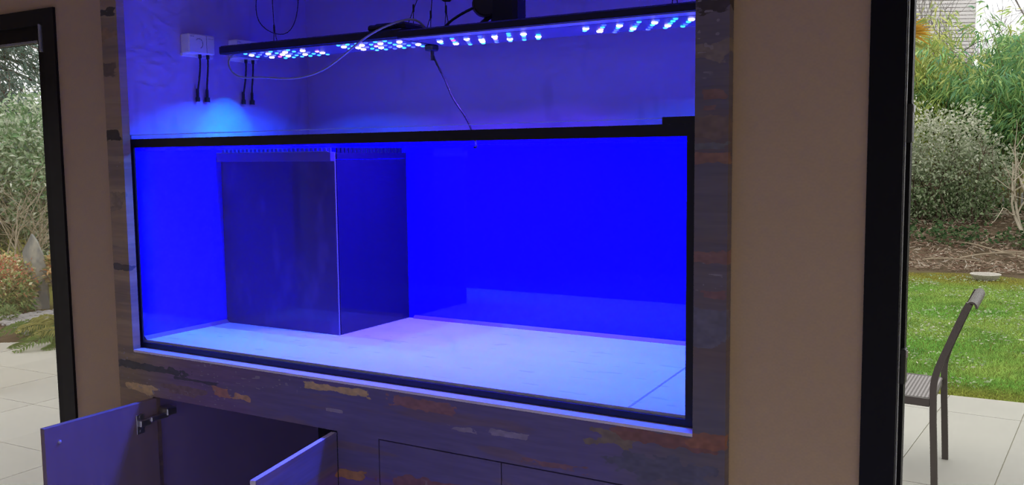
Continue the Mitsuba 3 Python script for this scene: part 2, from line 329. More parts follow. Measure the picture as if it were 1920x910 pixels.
# ------------------------------------------------------------------ light bars over the tank
LEDC = {'white': (5.0, 4.8, 5.2), 'cyan': (.02, .75, 3.0), 'blue': (.015, .10, 3.2), 'red': (2.8, .10, .7), 'pink': (3.0, .8, 1.8), 'teal': (.0, 1.5, 1.4)}
lens = trimesh.creation.icosphere(1, 1.0); lens.apply_scale((1, 1, .45))
LENS = {}
def led_shape(kind, r):
    if kind not in LENS:
        m = lens.copy(); m.apply_scale(r)
        LENS[kind] = {**mikit.ply(m, 'm_white_plastic', smooth=True), 'emitter': {'type': 'area', 'radiance': rgb(*LEDC[kind]), 'sampling_weight': 0.02}}
    return LENS[kind]
for k in LEDC: led_shape(k, .0098 if k == 'white' else .0075)
PAT = ['blue', 'white', 'cyan', 'blue', 'white', 'blue', 'red', 'white', 'cyan', 'blue', 'white', 'teal']
def cluster(bar, x0, x1, y0, y1, z, seed):
    r = random.Random(seed); n = 14; dx = (x1 - x0) / n; rows = 5; dy = (y1 - y0) / (rows - 1)
    for c in range(n + 1):
        for q in range(rows):
            if (c + q) % 2: continue
            if (c in (0, n)) and q in (0, 4): continue
            if c == 0 and q == 2: k = 'cyan'
            else:
                k = ('white' if (q in (1, 3) and c % 4 == 1) or (q == 2 and c % 4 == 2) and r.random() < .25 else r.choice(['cyan', 'blue', 'cyan', 'blue', 'teal', 'cyan', 'pink' if q == 2 else 'cyan', 'red' if q in (1, 3) else 'blue', 'blue']))
            jx = (q - 2) * .004
            reuse('led', LENS[k], bar, T().translate([x0 + c * dx + jx, y0 + q * dy, z - .0008]))
def beam(key, x, y, z, col, power, cutoff=66, width=22, target=None):
    t = target or (x, y, z - 1)
    scene[key] = {'type': 'spot', 'to_world': T().look_at(origin=[x, y, z], target=list(t), up=[0, 1, 0]), 'intensity': rgb(*[LED_POWER * power * c for c in col]), 'cutoff_angle': cutoff, 'beam_width': width, 'sampling_weight': 6.0}

def bar_profile(y0, y1, z, h, lip):
    return Polygon([(y0, z + lip), (y0, z + h - .006), (y0 + .012, z + h), (y1 - .012, z + h), (y1, z + h - .006), (y1, z), (y0 + .004, z)])
b1 = thing('light_bar', 'black slim light bar with lit coloured LEDs hanging on the left over the tank', 'light fixture')
add('housing', extrude_yz(bar_profile(.284, .506, 1.9715, .031, .004), .140, .944), 'm_black_metal', b1)
add('led_plate', box(.16, .925, .292, .498, 1.9695, 1.9712), 'm_led_plate', b1)
add('driver_box', cat([box(.80, .925, .33, .46, 2.0026, 2.030, .008), box(.80, .90, .30, .34, 2.0026, 2.022, .006)]), 'm_black_plastic', b1)
add('mounting_bar', box(.20, .27, .50, .54, 2.003, 2.009), 'm_steel', b1)
cluster(b1, .215, .50, .305, .485, 1.9690, 1)
cluster(b1, .645, .915, .305, .485, 1.9690, 2)
b2 = thing('light_bar', 'black slim light bar with pale front chamfer and lit LEDs running off to the right', 'light fixture')
add('housing', extrude_yz(bar_profile(.264, .524, 1.9668, .026, .002), .950, 1.975), 'm_black_metal', b2)
add('front_strip', box(.953, 1.972, .268, .318, 1.9648, 1.9664), 'm_silver', b2, label='pale metal strip along the front of the underside')
add('led_plate', box(.960, 1.965, .322, .520, 1.9645, 1.9664), 'm_led_plate', b2)
cluster(b2, 1.005, 1.36, .345, .500, 1.9640, 3)
cluster(b2, 1.515, 1.885, .345, .500, 1.9640, 4)
VIO, CYA, BLU = (.095, .045, 1.0), (.012, .135, 1.0), (.045, .06, 1.0)
for i, (cx, cy) in enumerate(((.36, .40), (.78, .40), (1.18, .42), (1.70, .42))):
    z = 1.960
    beam(f'beam_a{i}', cx - .10, cy - .05, z, (CYA, BLU, VIO, CYA)[i], (2.5, 1.5, 1.6, 1.6)[i], 62)
    beam(f'beam_b{i}', cx + .10, cy + .05, z, (CYA, VIO, VIO, CYA)[i], 1.6, 62)
    beam(f'beam_c{i}', cx, cy, z, (CYA, VIO, VIO, CYA)[i], (2.7, 1.95, 2.0, 2.0)[i], 70, 36)
beam('beam_end', .158, .43, 1.960, (.0, .40, 1.0), .62, 32, 14, target=(.158 - .342, .43, 1.96 - .94))
# steel wires with fork ends that carry the bars
wires = [((.90, .40, 2.031), [(.913, .40, 2.075), (.932, .40, 2.11), (1.0, .40, H)]), ((.967, .40, 1.994), [(.981, .40, 2.049), (.987, .40, 2.10), (1.0, .40, H)]),
         ((1.043, .40, 1.994), [(1.040, .40, 2.06), (1.035, .40, 2.12), (1.02, .40, H)]), ((.30, .40, 2.004), [(.296, .40, 2.06), (.29, .40, 2.2), (.28, .40, H)]), ((1.80, .40, 1.994), [(1.80, .40, 2.06), (1.80, .40, 2.2), (1.80, .40, H)])]
WL = ['rising from the driver box', 'at the join of the light bars', 'just right of the bar join', 'near the left light bar end', 'near the right light bar end']
for (p0, ps), wl in zip(wires, WL):
    k = thing('hanging_wire', 'thin dark suspension wire with forked end, ' + wl, 'wire')
    add('wire', tube([ps[0], ps[1], ps[2]], .0013, 5), 'm_black_metal', k)
    a = np.array(p0); s = np.array(ps[0])
    add('fork', cat([tube([s, a + (-.010, 0, 0)], .0013, 5), tube([s, a + (.012, 0, 0)], .0013, 5), cyl(s - (0, 0, .008), s + (0, 0, .016), .0032, 8)]), 'm_black_metal', k)
# cables
k = thing('power_cable', 'grey-white cable looping down in a long arc below the left light bar', 'cable')
add('lead', tube(spline([(.195, .30, 1.968), (.185, .285, 1.945), (.213, .275, 1.905), (.333, .27, 1.880), (.497, .268, 1.868), (.655, .268, 1.894), (.752, .27, 1.944), (.843, .272, 1.990), (.925, .29, 2.020), (.965, .32, 2.030), (.99, .36, 1.995)], 60), .0035, 8), 'm_cable_grey', k, smooth=True)
k = thing('power_cable', 'thin black cable hanging from the join of the light bars down to the tank rim', 'cable')
add('lead', tube(spline([(.944, .45, 1.964), (.952, .45, 1.93), (.992, .45, 1.858), (1.028, .45, 1.788), (1.069, .45, 1.735), (1.10, .45, 1.68), (1.12, .44, 1.642), (1.14, .40, 1.63)], 50), .0032, 8), 'm_black_plastic', k, smooth=True)
add('clamp', cat([box(.93, .962, .43, .47, 1.945, 1.9655, .004), cyl((.948, .45, 1.915), (.948, .45, 1.946), .006, 10)]), 'm_black_plastic', k)
k = thing('power_cable', 'black cable curling in a loop against the wall above the left light bar', 'cable')
add('lead', tube(spline([(.012, .56, H - .02), (.012, .595, 2.216), (.012, .605, 2.136), (.012, .689, 2.097), (.012, .764, 2.112), (.012, .813, 2.181), (.012, .825, 2.247), (.012, .80, H - .02)], 50), .0016, 6), 'm_black_plastic', k, smooth=True)
k = thing('power_cable', 'thick black cable running up from the right light bar to the round device', 'cable')
add('lead', tube(spline([(1.02, .40, 1.994), (1.045, .40, 2.018), (1.09, .42, 2.05), (1.125, .45, 2.072), (1.16, .49, 2.085)], 24), .0042, 8), 'm_black_plastic', k, smooth=True)
k = thing('power_cable', 'black cable in a small loop hanging into view at the top above the bar join', 'cable')
add('lead', tube(spline([(.985, .42, 2.30), (.995, .42, 2.125), (1.02, .42, 2.095), (1.045, .42, 2.095), (1.06, .42, 2.125), (1.07, .42, 2.30), (1.03, .42, H - .01)], 40), .0032, 8), 'm_black_plastic', k, smooth=True)
# round black device on the right bar
k = thing('round_device', 'black round-faced device with bracket sitting on the right light bar', 'device')
tow = np.array([.62, -.78, 0])
c0 = np.array([1.14, .47, 2.078])
add('drum', cat([cyl(c0, c0 + .03 * tow, .040, 32), cyl(c0 + .03 * tow, c0 + .036 * tow, .036, 32)]), 'm_black_plastic', k)
add('body', box(1.165, 1.262, .455, .53, 2.004, 2.14, .012), 'm_black_plastic', k)
add('bracket', cat([box(1.10, 1.275, .44, .515, 1.9932, 2.004, .003), box(1.10, 1.13, .44, .47, 2.004, 2.016, .003), cyl((1.125, .46, 2.012), (1.165, .48, 2.05), .008, 10)]), 'm_black_metal', k)

# white controllers on the niche wall
def controller(y0, y1, label, plug_z):
    k = thing('wall_controller', label, 'controller')
    z0, z1, d = 1.980, 2.049, .046
    add('case', box(.0005, d, y0, y1, z0, z1, .004), 'm_white_plastic', k)
    add('base_flange', box(.0005, .012, y0 - .004, y1 + .022, z0 - .010, z0 + .002, .002), 'm_white_plastic', k)
    add('tab', extrude_yz(Polygon([(y1, z0), (y1 + .016, z0), (y1 + .006, z0 + .022), (y1, z0 + .03)]), .001, .010), 'm_white_plastic', k)
    ym = y0 + .045
    a = np.linspace(-2.4, 1.2, 20)
    add('dial_mark', tube(np.stack([0 * a + d + .0005, ym + .017 * np.cos(a + math.pi / 2 - .4), z0 + .036 + .017 * np.sin(a + math.pi / 2 - .4)], 1), .0012, 6), 'm_mark', k)
    for bb in ((y0 + .079, y0 + .0802, z0 + .004, z1 - .004), (y0 + .006, y0 + .024, z1 - .010, z1 - .0085), (y0 + .085, y1 - .006, z1 - .014, z1 - .013)): add('panel_line', box(d, d + .0008, *bb), 'm_mark', k)
    add('button', box(d, d + .002, ym - .006, ym + .006, z0 + .030, z0 + .042, .001), 'm_white_plastic', k)
    for j, yy in enumerate((y0 + .062, y0 + .098)):
        c = numbered(k + '__lead')
        x = .028
        pts = [(x, yy, z0 - .008), (x - .004, yy + .002, z0 - .05), (x - .012, yy + .001 + .002 * j, z0 - .10), (x - .016, yy - .004 + .008 * j, plug_z + .03)]
        add('cable', tube(spline(pts, 16), .0032, 8), 'm_black_plastic', c, smooth=True)
        add('gland', cyl((x, yy, z0 - .014), (x, yy, z0), .006, 12), 'm_black_plastic', c)
        e = np.array(pts[-1]); r = .006 if j == 0 else .0075
        add('plug', cat([cyl(e + (0, 0, .012), e - (0, 0, .02), .0055, 12), cyl(e - (0, 0, .018), e - (0, 0, .034), r + .002, 14)]), 'm_black_plastic', c)
controller(.232, .350, 'white wall controller on the niche wall left of the light bar, fully in view', 1.815)
controller(.452, .566, 'white wall controller half hidden behind the left end of the light bar', 1.815)

# ------------------------------------------------------------------ outside: ground, patios
def ground_z(x, y):
    x, y = np.asarray(x, float), np.asarray(y, float)
    t = np.clip((y - 11.2) / 4.5, 0, 1); rise = .55 * t * t * (3 - 2 * t)
    right = np.clip((x + 2.5) / 2, 0, 1)
    p = np.stack([x, y, 0 * x], -1)
    return -.035 + rise * right + .10 * (meshkit.fbm(p * .5, 3) - .5) * np.clip((np.hypot(x - 2, y - 2) - 5) / 5, 0, 1) + .05 * (meshkit.fbm(p * 1.8, 3, 4) - .5) * t * right
gx, gy = np.meshgrid(np.concatenate([np.linspace(-40, -12, 15), np.linspace(-11.5, 8, 100), np.linspace(9, 40, 16)]), np.concatenate([np.linspace(-40, 0, 12), np.linspace(1.1, 20, 110), np.linspace(21, 60, 20)]), indexing='ij')
gz = np.where((gx > -3.7) & (gx < 6.2) & (gy < .5), -.12, ground_z(gx, gy))
v = np.stack([gx, gy, gz], -1).reshape(-1, 3); ni, nj = gx.shape
i, j = np.meshgrid(np.arange(ni - 1), np.arange(nj - 1), indexing='ij')
f = np.stack([i * nj + j, (i + 1) * nj + j, (i + 1) * nj + j + 1, i * nj + j + 1], -1).reshape(-1, 4)
struct('ground', trimesh.Trimesh(v, np.vstack([f[:, :3], f[:, [0, 2, 3]]]), process=False), 'm_soil', 'mossy soil of the garden', smooth=True)

def patio(label, region, dx, dy, ox, oy, rot=0.0, gap=.005):
    k = thing('patio', label, 'patio', kind='structure')
    base = trimesh.creation.extrude_polygon(region, .10, engine='earcut'); base.apply_translation((0, 0, -.106))
    add('bedding', base, 'm_grout', k)
    cx, cy = region.centroid.x, region.centroid.y
    x0, y0, x1, y1 = region.buffer(2).bounds
    for a in range(int((x0 - ox) // dx) - 1, int((x1 - ox) // dx) + 2):
        for b in range(int((y0 - oy) // dy) - 1, int((y1 - oy) // dy) + 2):
            c = affinity.rotate(sbox(ox + a * dx + gap / 2, oy + b * dy + gap / 2, ox + (a + 1) * dx - gap / 2, oy + (b + 1) * dy - gap / 2), rot, origin=(ox, oy)).intersection(region)
            if c.is_empty or c.geom_type != 'Polygon' or c.area < .004: continue
            m = trimesh.creation.extrude_polygon(c, .010, engine='earcut'); m.apply_translation((0, 0, -.0095 - .0006 * ((a * 7 + b * 3) % 3)))
            add('tile', m, f'm_tile_{(a * 5 + b * 3) % 3}', k)
    return k
patio('pale stone tiled patio with the grey chair outside the right doorway', Polygon([(1.2, .2), (6.4, .2), (6.4, 4.62), (1.2, 4.50)]), .45, 1.42, 2.135, 4.10, -3.2)
patio('pale stone tiled patio outside the left glass door, ending at the ferns', Polygon([(-.2, .2), (-.2, .42), (-3.9, 2.30), (-4.95, 2.79), (-8.6, .05), (-8.6, -3.0), (-3.62, -3.0), (-3.62, .2)]), .60, .60, -2.43, .875, 2.0, .004)
pth = trimesh.creation.extrude_polygon(Polygon([(-5.80, 2.80), (-6.62, 3.20), (-9.2, 1.6), (-8.8, .75)]), .03, engine='earcut'); pth.apply_translation((0, 0, -.045))
struct('path', pth, 'm_tile_1', 'pale stone path edge beyond the left patio')

# ------------------------------------------------------------------ vegetation helpers
def leaves(pos, length, width, direction, color, fold=.25, droop=0.0, rs=rng, spread=1.0):
    """Folded leaf blades (4 vertices, 2 triangles) at pos along direction; colours one per leaf."""
    n = len(pos); d = direction / (np.linalg.norm(direction, axis=1, keepdims=True) + 1e-9)
    q = rs.normal(size=(n, 3)); s = np.cross(d, q); s /= np.linalg.norm(s, axis=1, keepdims=True) + 1e-9
    up = np.cross(s, d)
    L = np.broadcast_to(length, (n,))[:, None]; Wd = np.broadcast_to(width, (n,))[:, None]
    mid = pos + d * L * .45
    v = np.stack([pos, mid + s * Wd * .5 + up * Wd * fold, pos + d * L + np.array([0, 0, -1]) * L * droop, mid - s * Wd * .5 + up * Wd * fold], 1).reshape(-1, 3)
    b = np.arange(n)[:, None] * 4
    f = np.concatenate([b + [0, 1, 2], b + [0, 2, 3]], 1).reshape(-1, 3)
    return v, f, np.repeat(np.clip(color, .003, .95), 4, 0)
def join(parts):
    vs, fs, cs, o = [], [], [], 0
    for v, f, c in parts:
        vs.append(v); fs.append(f + o); cs.append(c); o += len(v)
    return trimesh.Trimesh(np.vstack(vs), np.vstack(fs), process=False), np.vstack(cs)
def leafmesh(name, parts, parent, m='m_leaf', kind='stuff'):
    me, c = join(parts)
    return add(name, me, m, parent, kind=kind, color=c)
def wood(name, tubes, color, parent, jit=.25):
    me = cat(tubes); c = np.asarray(color) * (1 + jit * (meshkit.fbm(me.vertices * 9, 3)[:, None] - .5) * 2)
    return add(name, me, 'm_bark', parent, color=np.clip(c, .005, .9))
def palette(cols, n, rs=rng, jit=.15):
    c = np.array(cols)[rs.integers(0, len(cols), n)]
    return c * (1 + jit * rs.normal(size=(n, 1))) 
def blob(center, radii, n, rs=rng, shell=.55, bumps=.35, seed=1):
    """Points in a lumpy ellipsoid, most of them near its surface; returns points and outward directions."""
    d = rs.normal(size=(n, 3)); d /= np.linalg.norm(d, axis=1, keepdims=True)
    r = shell + (1 - shell) * rs.random((n, 1)) ** .6
    r = r * (1 + bumps * (meshkit.fbm(d * 2.2 + seed * 3.1, 3, seed)[:, None] - .5) * 2)
    return np.asarray(center) + d * r * np.asarray(radii), d
def branching(base, direction, length, r, depth, rs, kids=3, spread=.5, up=.15, out=None, sides=5):
    out = [] if out is None else out
    d = np.asarray(direction, float); d /= np.linalg.norm(d); p = np.asarray(base, float); pts = [p]; n = 4
    for k in range(n):
        d = d + rs.normal(size=3) * .13 + np.array([0, 0, up * .25]); d /= np.linalg.norm(d); p = p + d * length / n; pts.append(p)
    out.append(tube(pts, np.linspace(r, r * .6, n + 1), sides, caps=False))
    if depth > 0:
        for k in range(kids):
            t = rs.integers(2, n + 1)
            nd = d + rs.normal(size=3) * spread; 
            branching(pts[t], nd, length * rs.uniform(.6, .85), r * .58, depth - 1, rs, kids, spread, up, out, max(3, sides - 1))
    return out

# ------------------------------------------------------------------ lawn (grass blades, clover, litter)
rs = np.random.default_rng(3)
N = 190000
gx = rs.uniform(.2, 5.0, N); gy = 4.52 + (11.6 - 4.52) * rs.random(N) ** 1.25
keep = (gy < 10.9 + .8 * meshkit.fbm(np.stack([gx * 1.2, gy * .5, gx * 0], -1), 3)) & (gx < 1.6 + gy * .28) & (gx > 2.6 - gy * .2)
gx, gy = gx[keep], gy[keep]; n = len(gx)
pos = np.stack([gx, gy, ground_z(gx, gy) - .003], -1)
patch = meshkit.fbm(pos * [1.1, 1.1, 0], 4, 5); patch2 = meshkit.fbm(pos * [3.5, 3.5, 0], 3, 8)
edge = np.clip((5.1 - gy) / .6, 0, 1) + np.clip((gy - 9.6) / 1.2, 0, 1)
cg = np.array([.24, .48, .10]); cy = np.array([.54, .60, .17]); cm = np.array([.36, .33, .07]); cd = np.array([.10, .28, .06])
t = np.clip((patch - .35) / .3, 0, 1)[:, None]
col = cg * (1 - t) + cy * t * .5 + cg * t * .5
col = col * (1 - .45 * np.clip((patch2 - .5) / .2, 0, 1)[:, None]) + cd * .45 * np.clip((patch2 - .5) / .2, 0, 1)[:, None]
e = np.clip(edge * (.5 + patch2), 0, 1)[:, None]
col = col * (1 - e) + cm * e
col *= 1 + .22 * rs.normal(size=(n, 1))
L = rs.uniform(.025, .06, n) * (1 - .6 * np.clip(edge, 0, 1)) * (.7 + .7 * patch)
dirs = np.stack([rs.normal(size=n) * .55, rs.normal(size=n) * .55, np.ones(n)], -1)
me, c = join([leaves(pos, L, rs.uniform(.004, .008, n), dirs, col, .1, .12, rs)])
key = add('lawn_grass', me, 'm_leaf', color=c); lab(key, 'short bright green grass between the patio and the leafy bank', 'grass', kind='stuff')
n = 12000
gx = rs.uniform(.2, 5, n); gy = 4.6 + 6.3 * rs.random(n) ** 1.1
p3 = np.stack([gx, gy, gx * 0], -1)
keep = meshkit.fbm(p3 * 1.6, 3, 21) > .46
pos = np.stack([gx, gy, ground_z(gx, gy) + rs.uniform(.012, .04, n)], -1)[keep]; n = len(pos)
dirs = rs.normal(size=(n, 3)) * [1, 1, .25]
me, c = join([leaves(pos, rs.uniform(.02, .045, n), rs.uniform(.010, .022, n), dirs, palette([(.42, .52, .30), (.36, .50, .24), (.50, .52, .36), (.60, .60, .46), (.3, .46, .18)], n, rs), .1, 0, rs)])
key = add('lawn_weeds', me, 'm_leaf', color=c); lab(key, 'pale weeds and fallen petals scattered over the lawn', 'weeds', kind='stuff')
# dead leaves on the bank
n = 16000
gx = rs.uniform(-1.5, 5.0, n); gy = 11.1 + 4.9 * rs.random(n)
p3 = np.stack([gx, gy, gx * 0], -1)
keep = (meshkit.fbm(p3 * 1.5, 3, 31) + .35 * rs.random(n) > .52) & (gy > 11.2 + .7 * meshkit.fbm(p3, 2, 3))
pos = np.stack([gx, gy, ground_z(gx, gy) + rs.uniform(.0, .07, n)], -1)[keep]; n = len(pos)
dirs = rs.normal(size=(n, 3)) * [1, 1, .35]
me, c = join([leaves(pos, rs.uniform(.05, .15, n), rs.uniform(.012, .028, n), dirs, palette([(.50, .41, .31), (.40, .30, .22), (.62, .55, .45), (.28, .18, .13), (.16, .10, .07), (.42, .32, .24)], n, rs), .3, 0, rs)])
key = add('leaf_litter', me, 'm_leaf', color=c); lab(key, 'dry brown and pale fallen leaves covering the bank under the bamboo', 'leaf litter', kind='stuff')
# low ivy on the bank
n = 6000
gx = rs.uniform(-1.0, 4.5, n); gy = 13.0 + 2.4 * rs.random(n); p3 = np.stack([gx, gy, gx * 0], -1)
keep = meshkit.fbm(p3 * 1.1, 3, 41) > .48
pos = np.stack([gx, gy, ground_z(gx, gy) + .04 + .22 * rs.random(n)], -1)[keep]; n = len(pos)
me, c = join([leaves(pos, rs.uniform(.05, .09, n), rs.uniform(.04, .07, n), rs.normal(size=(n, 3)) * [1, 1, .5], palette([(.05, .10, .04), (.09, .14, .06), (.13, .17, .08)], n, rs), .2, 0, rs)])
key = add('ivy', me, 'm_gloss_leaf', color=c); lab(key, 'low dark green ivy creeping over the bank below the pale shrub', 'ivy', kind='stuff')
# bare sticks lying on the bank
for q, (x, y, a, L) in enumerate(((1.55, 12.3, .25, 1.1), (2.0, 12.7, -.5, .9), (1.1, 12.0, .1, .8), (2.35, 12.4, 2.5, 1.2), (1.75, 13.2, .9, .8))):
    k = thing('stick', ['longest pale stick lying low across the bank', 'pale stick slanting down the bank behind the longest one', 'pale stick lying at the left on the bank', 'thin stick arching at the right edge of the bank', 'stick standing highest on the bank under the bamboo'][q], 'stick')
    tt = np.linspace(0, 1, 9); px, py = x + tt * L * math.cos(a), y + tt * L * math.sin(a) + .06 * np.sin(tt * 5 + q)
    me = tube(np.stack([px, py, ground_z(px, py) + .06 + .06 * np.sin(tt * 3.1)], -1), np.linspace(.016, .007, 9), 6)
    add('wood', me, 'm_bark', k, color=np.tile([[.33, .27, .19]], (len(me.vertices), 1)))

# shallow dish on the grass
prof = np.array([[.0, .012], [.10, .012], [.145, .05], [.165, .075], [.172, .078], [.178, .072], [.160, .045], [.115, .0], [.0, .0]])
dm = trimesh.creation.revolve(prof[::-1], sections=40); dm.apply_translation((1.975, 10.72, float(ground_z(1.975, 10.72)) + .01))
if dm.volume < 0: dm.invert()
k = add('garden_dish', dm, 'm_dish', smooth=40); lab(k, 'round shallow stone dish lying at the far end of the lawn', 'dish')

# ------------------------------------------------------------------ patio chair
ch = thing('patio_chair', 'grey-brown metal patio chair with woven sling seat and curled back top, facing left', 'chair')
def flat_bar(pts, w, t, y0):
    """A rectangular tube along pts (x, z), t wide in the plane and w deep in y."""
    p = np.asarray(pts, float); d = np.gradient(p, axis=0); d /= np.linalg.norm(d, axis=1, keepdims=True); nrm = np.stack([-d[:, 1], d[:, 0]], 1)
    poly = Polygon(np.vstack([p + nrm * t / 2, (p - nrm * t / 2)[::-1]])).buffer(0)
    return extrude_xz(poly, y0, y0 + w)
back = spline([(2.250, .47), (2.262, .56), (2.300, .67), (2.345, .79), (2.378, .872), (2.390, .898)], 24)
for y0 in (2.63, 3.11):
    add('rear_leg', flat_bar([(2.268, 0.0), (2.262, .15), (2.254, .32), (2.250, .47)], .022, .030, y0), 'm_chair', ch)
    add('front_leg', flat_bar([(1.80, 0.0), (1.812, .2), (1.822, .42)], .022, .030, y0), 'm_chair', ch)
    add('seat_rail', flat_bar([(1.80, .425), (2.0, .418), (2.235, .412)], .020, .038, y0 + .001), 'm_chair', ch)
    add('back_post', flat_bar(back, .022, .030, y0), 'm_chair', ch)
    add('foot_cap', box(2.255, 2.281, y0 + .001, y0 + .021, -.0005, .006), 'm_black_plastic', ch)
seat = spline([(1.79, .436), (1.90, .434), (2.10, .430), (2.245, .428)], 12)
add('seat', extrude_xz(Polygon(np.vstack([seat + [0, .004], (seat - [0, .004])[::-1]])), 2.655, 3.108), 'm_sling', ch, label='striped woven sling seat')
bk = back[3:] + [-.004, 0]
add('backrest', extrude_xz(Polygon(np.vstack([bk + [-.004, .001], (bk + [.003, -.001])[::-1]])), 2.655, 3.108), 'm_sling', ch, label='woven sling backrest')
curl = spline([(2.386, .888), (2.394, .903), (2.408, .902), (2.419, .888), (2.421, .876)], 16)
add('top_rail', flat_bar(curl, .50, .009, 2.631), 'm_chair', ch, label='curled top edge of the backrest')
add('cross_bar', box(2.22, 2.245, 2.655, 3.108, .392, .416, .003), 'm_chair', ch)
add('cross_bar', box(1.81, 1.835, 2.655, 3.108, .392, .416, .003), 'm_chair', ch)

# ------------------------------------------------------------------ right garden plants
rs = np.random.default_rng(17)
# variegated shrub
k = thing('variegated_shrub', 'wide pale grey-green variegated shrub at the foot of the bamboo in the right doorway', 'shrub')
parts = []
for (c, r, nn) in (((.95, 14.7, 1.45), (1.0, .75, .85), 6000), ((1.45, 14.8, 1.05), (.65, .55, .75), 2400), ((.3, 14.6, 1.0), (.7, .6, .75), 2200), ((.95, 14.6, .75), (.8, .6, .45), 900)):
    p, d = blob(c, r, nn, rs, .45, .7, int(nn))
    hi = np.clip((p[:, 2] - .9) / 1.2, 0, 1)[:, None]
    colr = palette([(.36, .41, .27), (.50, .54, .38), (.66, .67, .54), (.78, .77, .66)], nn, rs) * hi + palette([(.14, .21, .09), (.22, .29, .15), (.38, .43, .28)], nn, rs) * (1 - hi)
    parts.append(leaves(p, rs.uniform(.05, .085, nn), rs.uniform(.028, .045, nn), d + rs.normal(size=(nn, 3)) * .8, colr, .25, .1, rs))
leafmesh('foliage', parts, k)
st = []
for q in range(16):
    b = np.array([rs.uniform(.4, 1.6), rs.uniform(14.4, 14.9), .42]); st += branching(b, (rs.normal() * .25, rs.normal() * .2, 1), .75, .018, 2, rs, 2, .4)
wood('stems', st, (.12, .09, .065), k)

# bamboo clumps: arching canes with drooping leaf sprays
def bamboo(label, base, n, spread, height, lean, cols, seed, leafn=26, ll=(.11, .21), lw=(.02, .034), cane=(.20, .17, .09), low=.35, jitter=.3):
    rb = np.random.default_rng(seed)
    k = thing('bamboo', label, 'bamboo')
    canes, P, D = [], [], []
    for q in range(n):
        b = np.array([base[0] + rb.normal() * spread[0], base[1] + rb.normal() * spread[1], 0.0]); b[2] = float(ground_z(b[0], b[1])) - .02
        h = height * rb.uniform(.72, 1.08); az = rb.uniform(0, 2 * np.pi); l = lean * rb.uniform(.3, 1.1)
        dx = np.array([math.cos(az) * .8, math.sin(az) * .9 - .35, 0]) * l
        tt = np.linspace(0, 1, 11)
        pts = b + dx * (tt[:, None] ** 2.3) + np.array([0, 0, 1]) * (h * (tt - .22 * tt ** 4 * (l / lean)))[:, None]
        canes.append(tube(pts, np.linspace(.014, .003, 11), 5, caps=False))
        for s in np.linspace(low, 1.0, leafn):
            a = np.array([np.interp(s, tt, pts[:, i]) for i in range(3)])
            m = 10
            tw = rb.normal(size=3) * .22 * (1.25 - s * .7) * np.array([1, 1, .5])
            o = a + tw + rb.normal(size=(m, 3)) * .07
            P.append(o); D.append(tw / .2 + rb.normal(size=(m, 3)) * .45 + np.array([0, -.15, -.75]))
    P, D = np.vstack(P), np.vstack(D); m = len(P)
    wood('canes', canes, cane, k)
    shade = meshkit.fbm(P * 1.2, 3, seed)[:, None]
    c = palette(cols, m, rb, .18) * (1 + jitter * (shade - .5) * 2)
    leafmesh('foliage', [leaves(P, rb.uniform(*ll, m), rb.uniform(*lw, m), D, c, .18, .22, rb)], k)
    return k
GREEN = [(.17, .34, .14), (.26, .47, .19), (.38, .57, .22), (.50, .64, .26), (.22, .44, .25)]
YEL = [(.58, .61, .19), (.48, .57, .18), (.66, .68, .27), (.36, .48, .16)]
bamboo('dense green bamboo clump arching over the bank at the right edge of the doorway', (2.2, 16.6), 46, (.42, .35), 3.45, 1.5, GREEN, 5)
bamboo('green bamboo clump in the middle behind the pale shrub', (1.15, 17.2), 36, (.4, .3), 3.0, 1.1, GREEN + YEL[1:2], 6, low=.45)
bamboo('yellow-green bamboo clump beside the door frame under the grey house', (.45, 16.9), 26, (.25, .3), 3.9, .9, YEL, 7, low=.25, leafn=22)
bamboo('tall yellow-green bamboo clump behind, topping the right edge', (2.75, 19.0), 34, (.4, .4), 4.5, 1.0, YEL + GREEN[3:4], 8, low=.5)
bamboo('low green bamboo clump far behind the pale shrub', (.2, 19.5), 30, (.6, .4), 3.3, 1.0, YEL + GREEN[:2], 9, low=.2)

# palm fronds at the door edge
k = thing('palm', 'palm with orange-yellow fan fronds peeking out beside the door frame', 'palm')
top = np.array([.88, 10.2, 3.02])
tr = tube([(.82, 10.25, -.05), (.83, 10.25, 1.0), (.83, 10.22, 2.0), (.84, 10.2, 2.95)], np.array([.10, .09, .08, .075]), 9)
add('trunk', tr, 'm_bark', k, color=np.tile([[.16, .12, .08]], (len(tr.vertices), 1)))
for q, (el, az, cc) in enumerate(((.10, -.1, (.62, .36, .06)), (-.75, .1, (.45, .36, .08)), (-.45, -.7, (.30, .34, .09)), (.5, .8, (.28, .34, .09)), (.2, 2.6, (.24, .32, .08)), (.9, 1.9, (.24, .32, .08)), (-.2, 4.0, (.28, .34, .09)))):
    o = np.array([math.cos(az) * math.cos(el), math.sin(az) * math.cos(el), math.sin(el)]); hub = top + o * .16
    sd = np.cross(o, (0, 0, 1)); sd /= np.linalg.norm(sd); up = np.cross(sd, o)
    th = np.linspace(-1.15, 1.15, 15)
    dd = o * np.cos(th)[:, None] + (sd * .55 + up * .55) * np.sin(th)[:, None] if q == 0 else o * np.cos(th)[:, None] + sd * np.sin(th)[:, None]
    fk = numbered(k + '__frond')
    tb = tube([top, hub], .012, 5)
    add('stalk', tb, 'm_bark', fk, color=np.tile([cc], (len(tb.vertices), 1)))
    leafmesh('blades', [leaves(np.tile(hub, (15, 1)), .34, .03, dd, np.tile([cc], (15, 1)), .3, .12, rs)], fk)

# pale bare shrub at the right edge
k = thing('bare_shrub', 'leafless shrub with pale branches at the right edge of the bank', 'shrub')
rb = np.random.default_rng(23); st = []
for q in range(4): st += branching((2.42 + rb.normal() * .10, 13.7 + rb.normal() * .1, .30), (rb.normal() * .22 - .18, rb.normal() * .2, 1), .75, .024, 2, rb, 3, .42)
wood('branches', st, (.42, .37, .28), k)
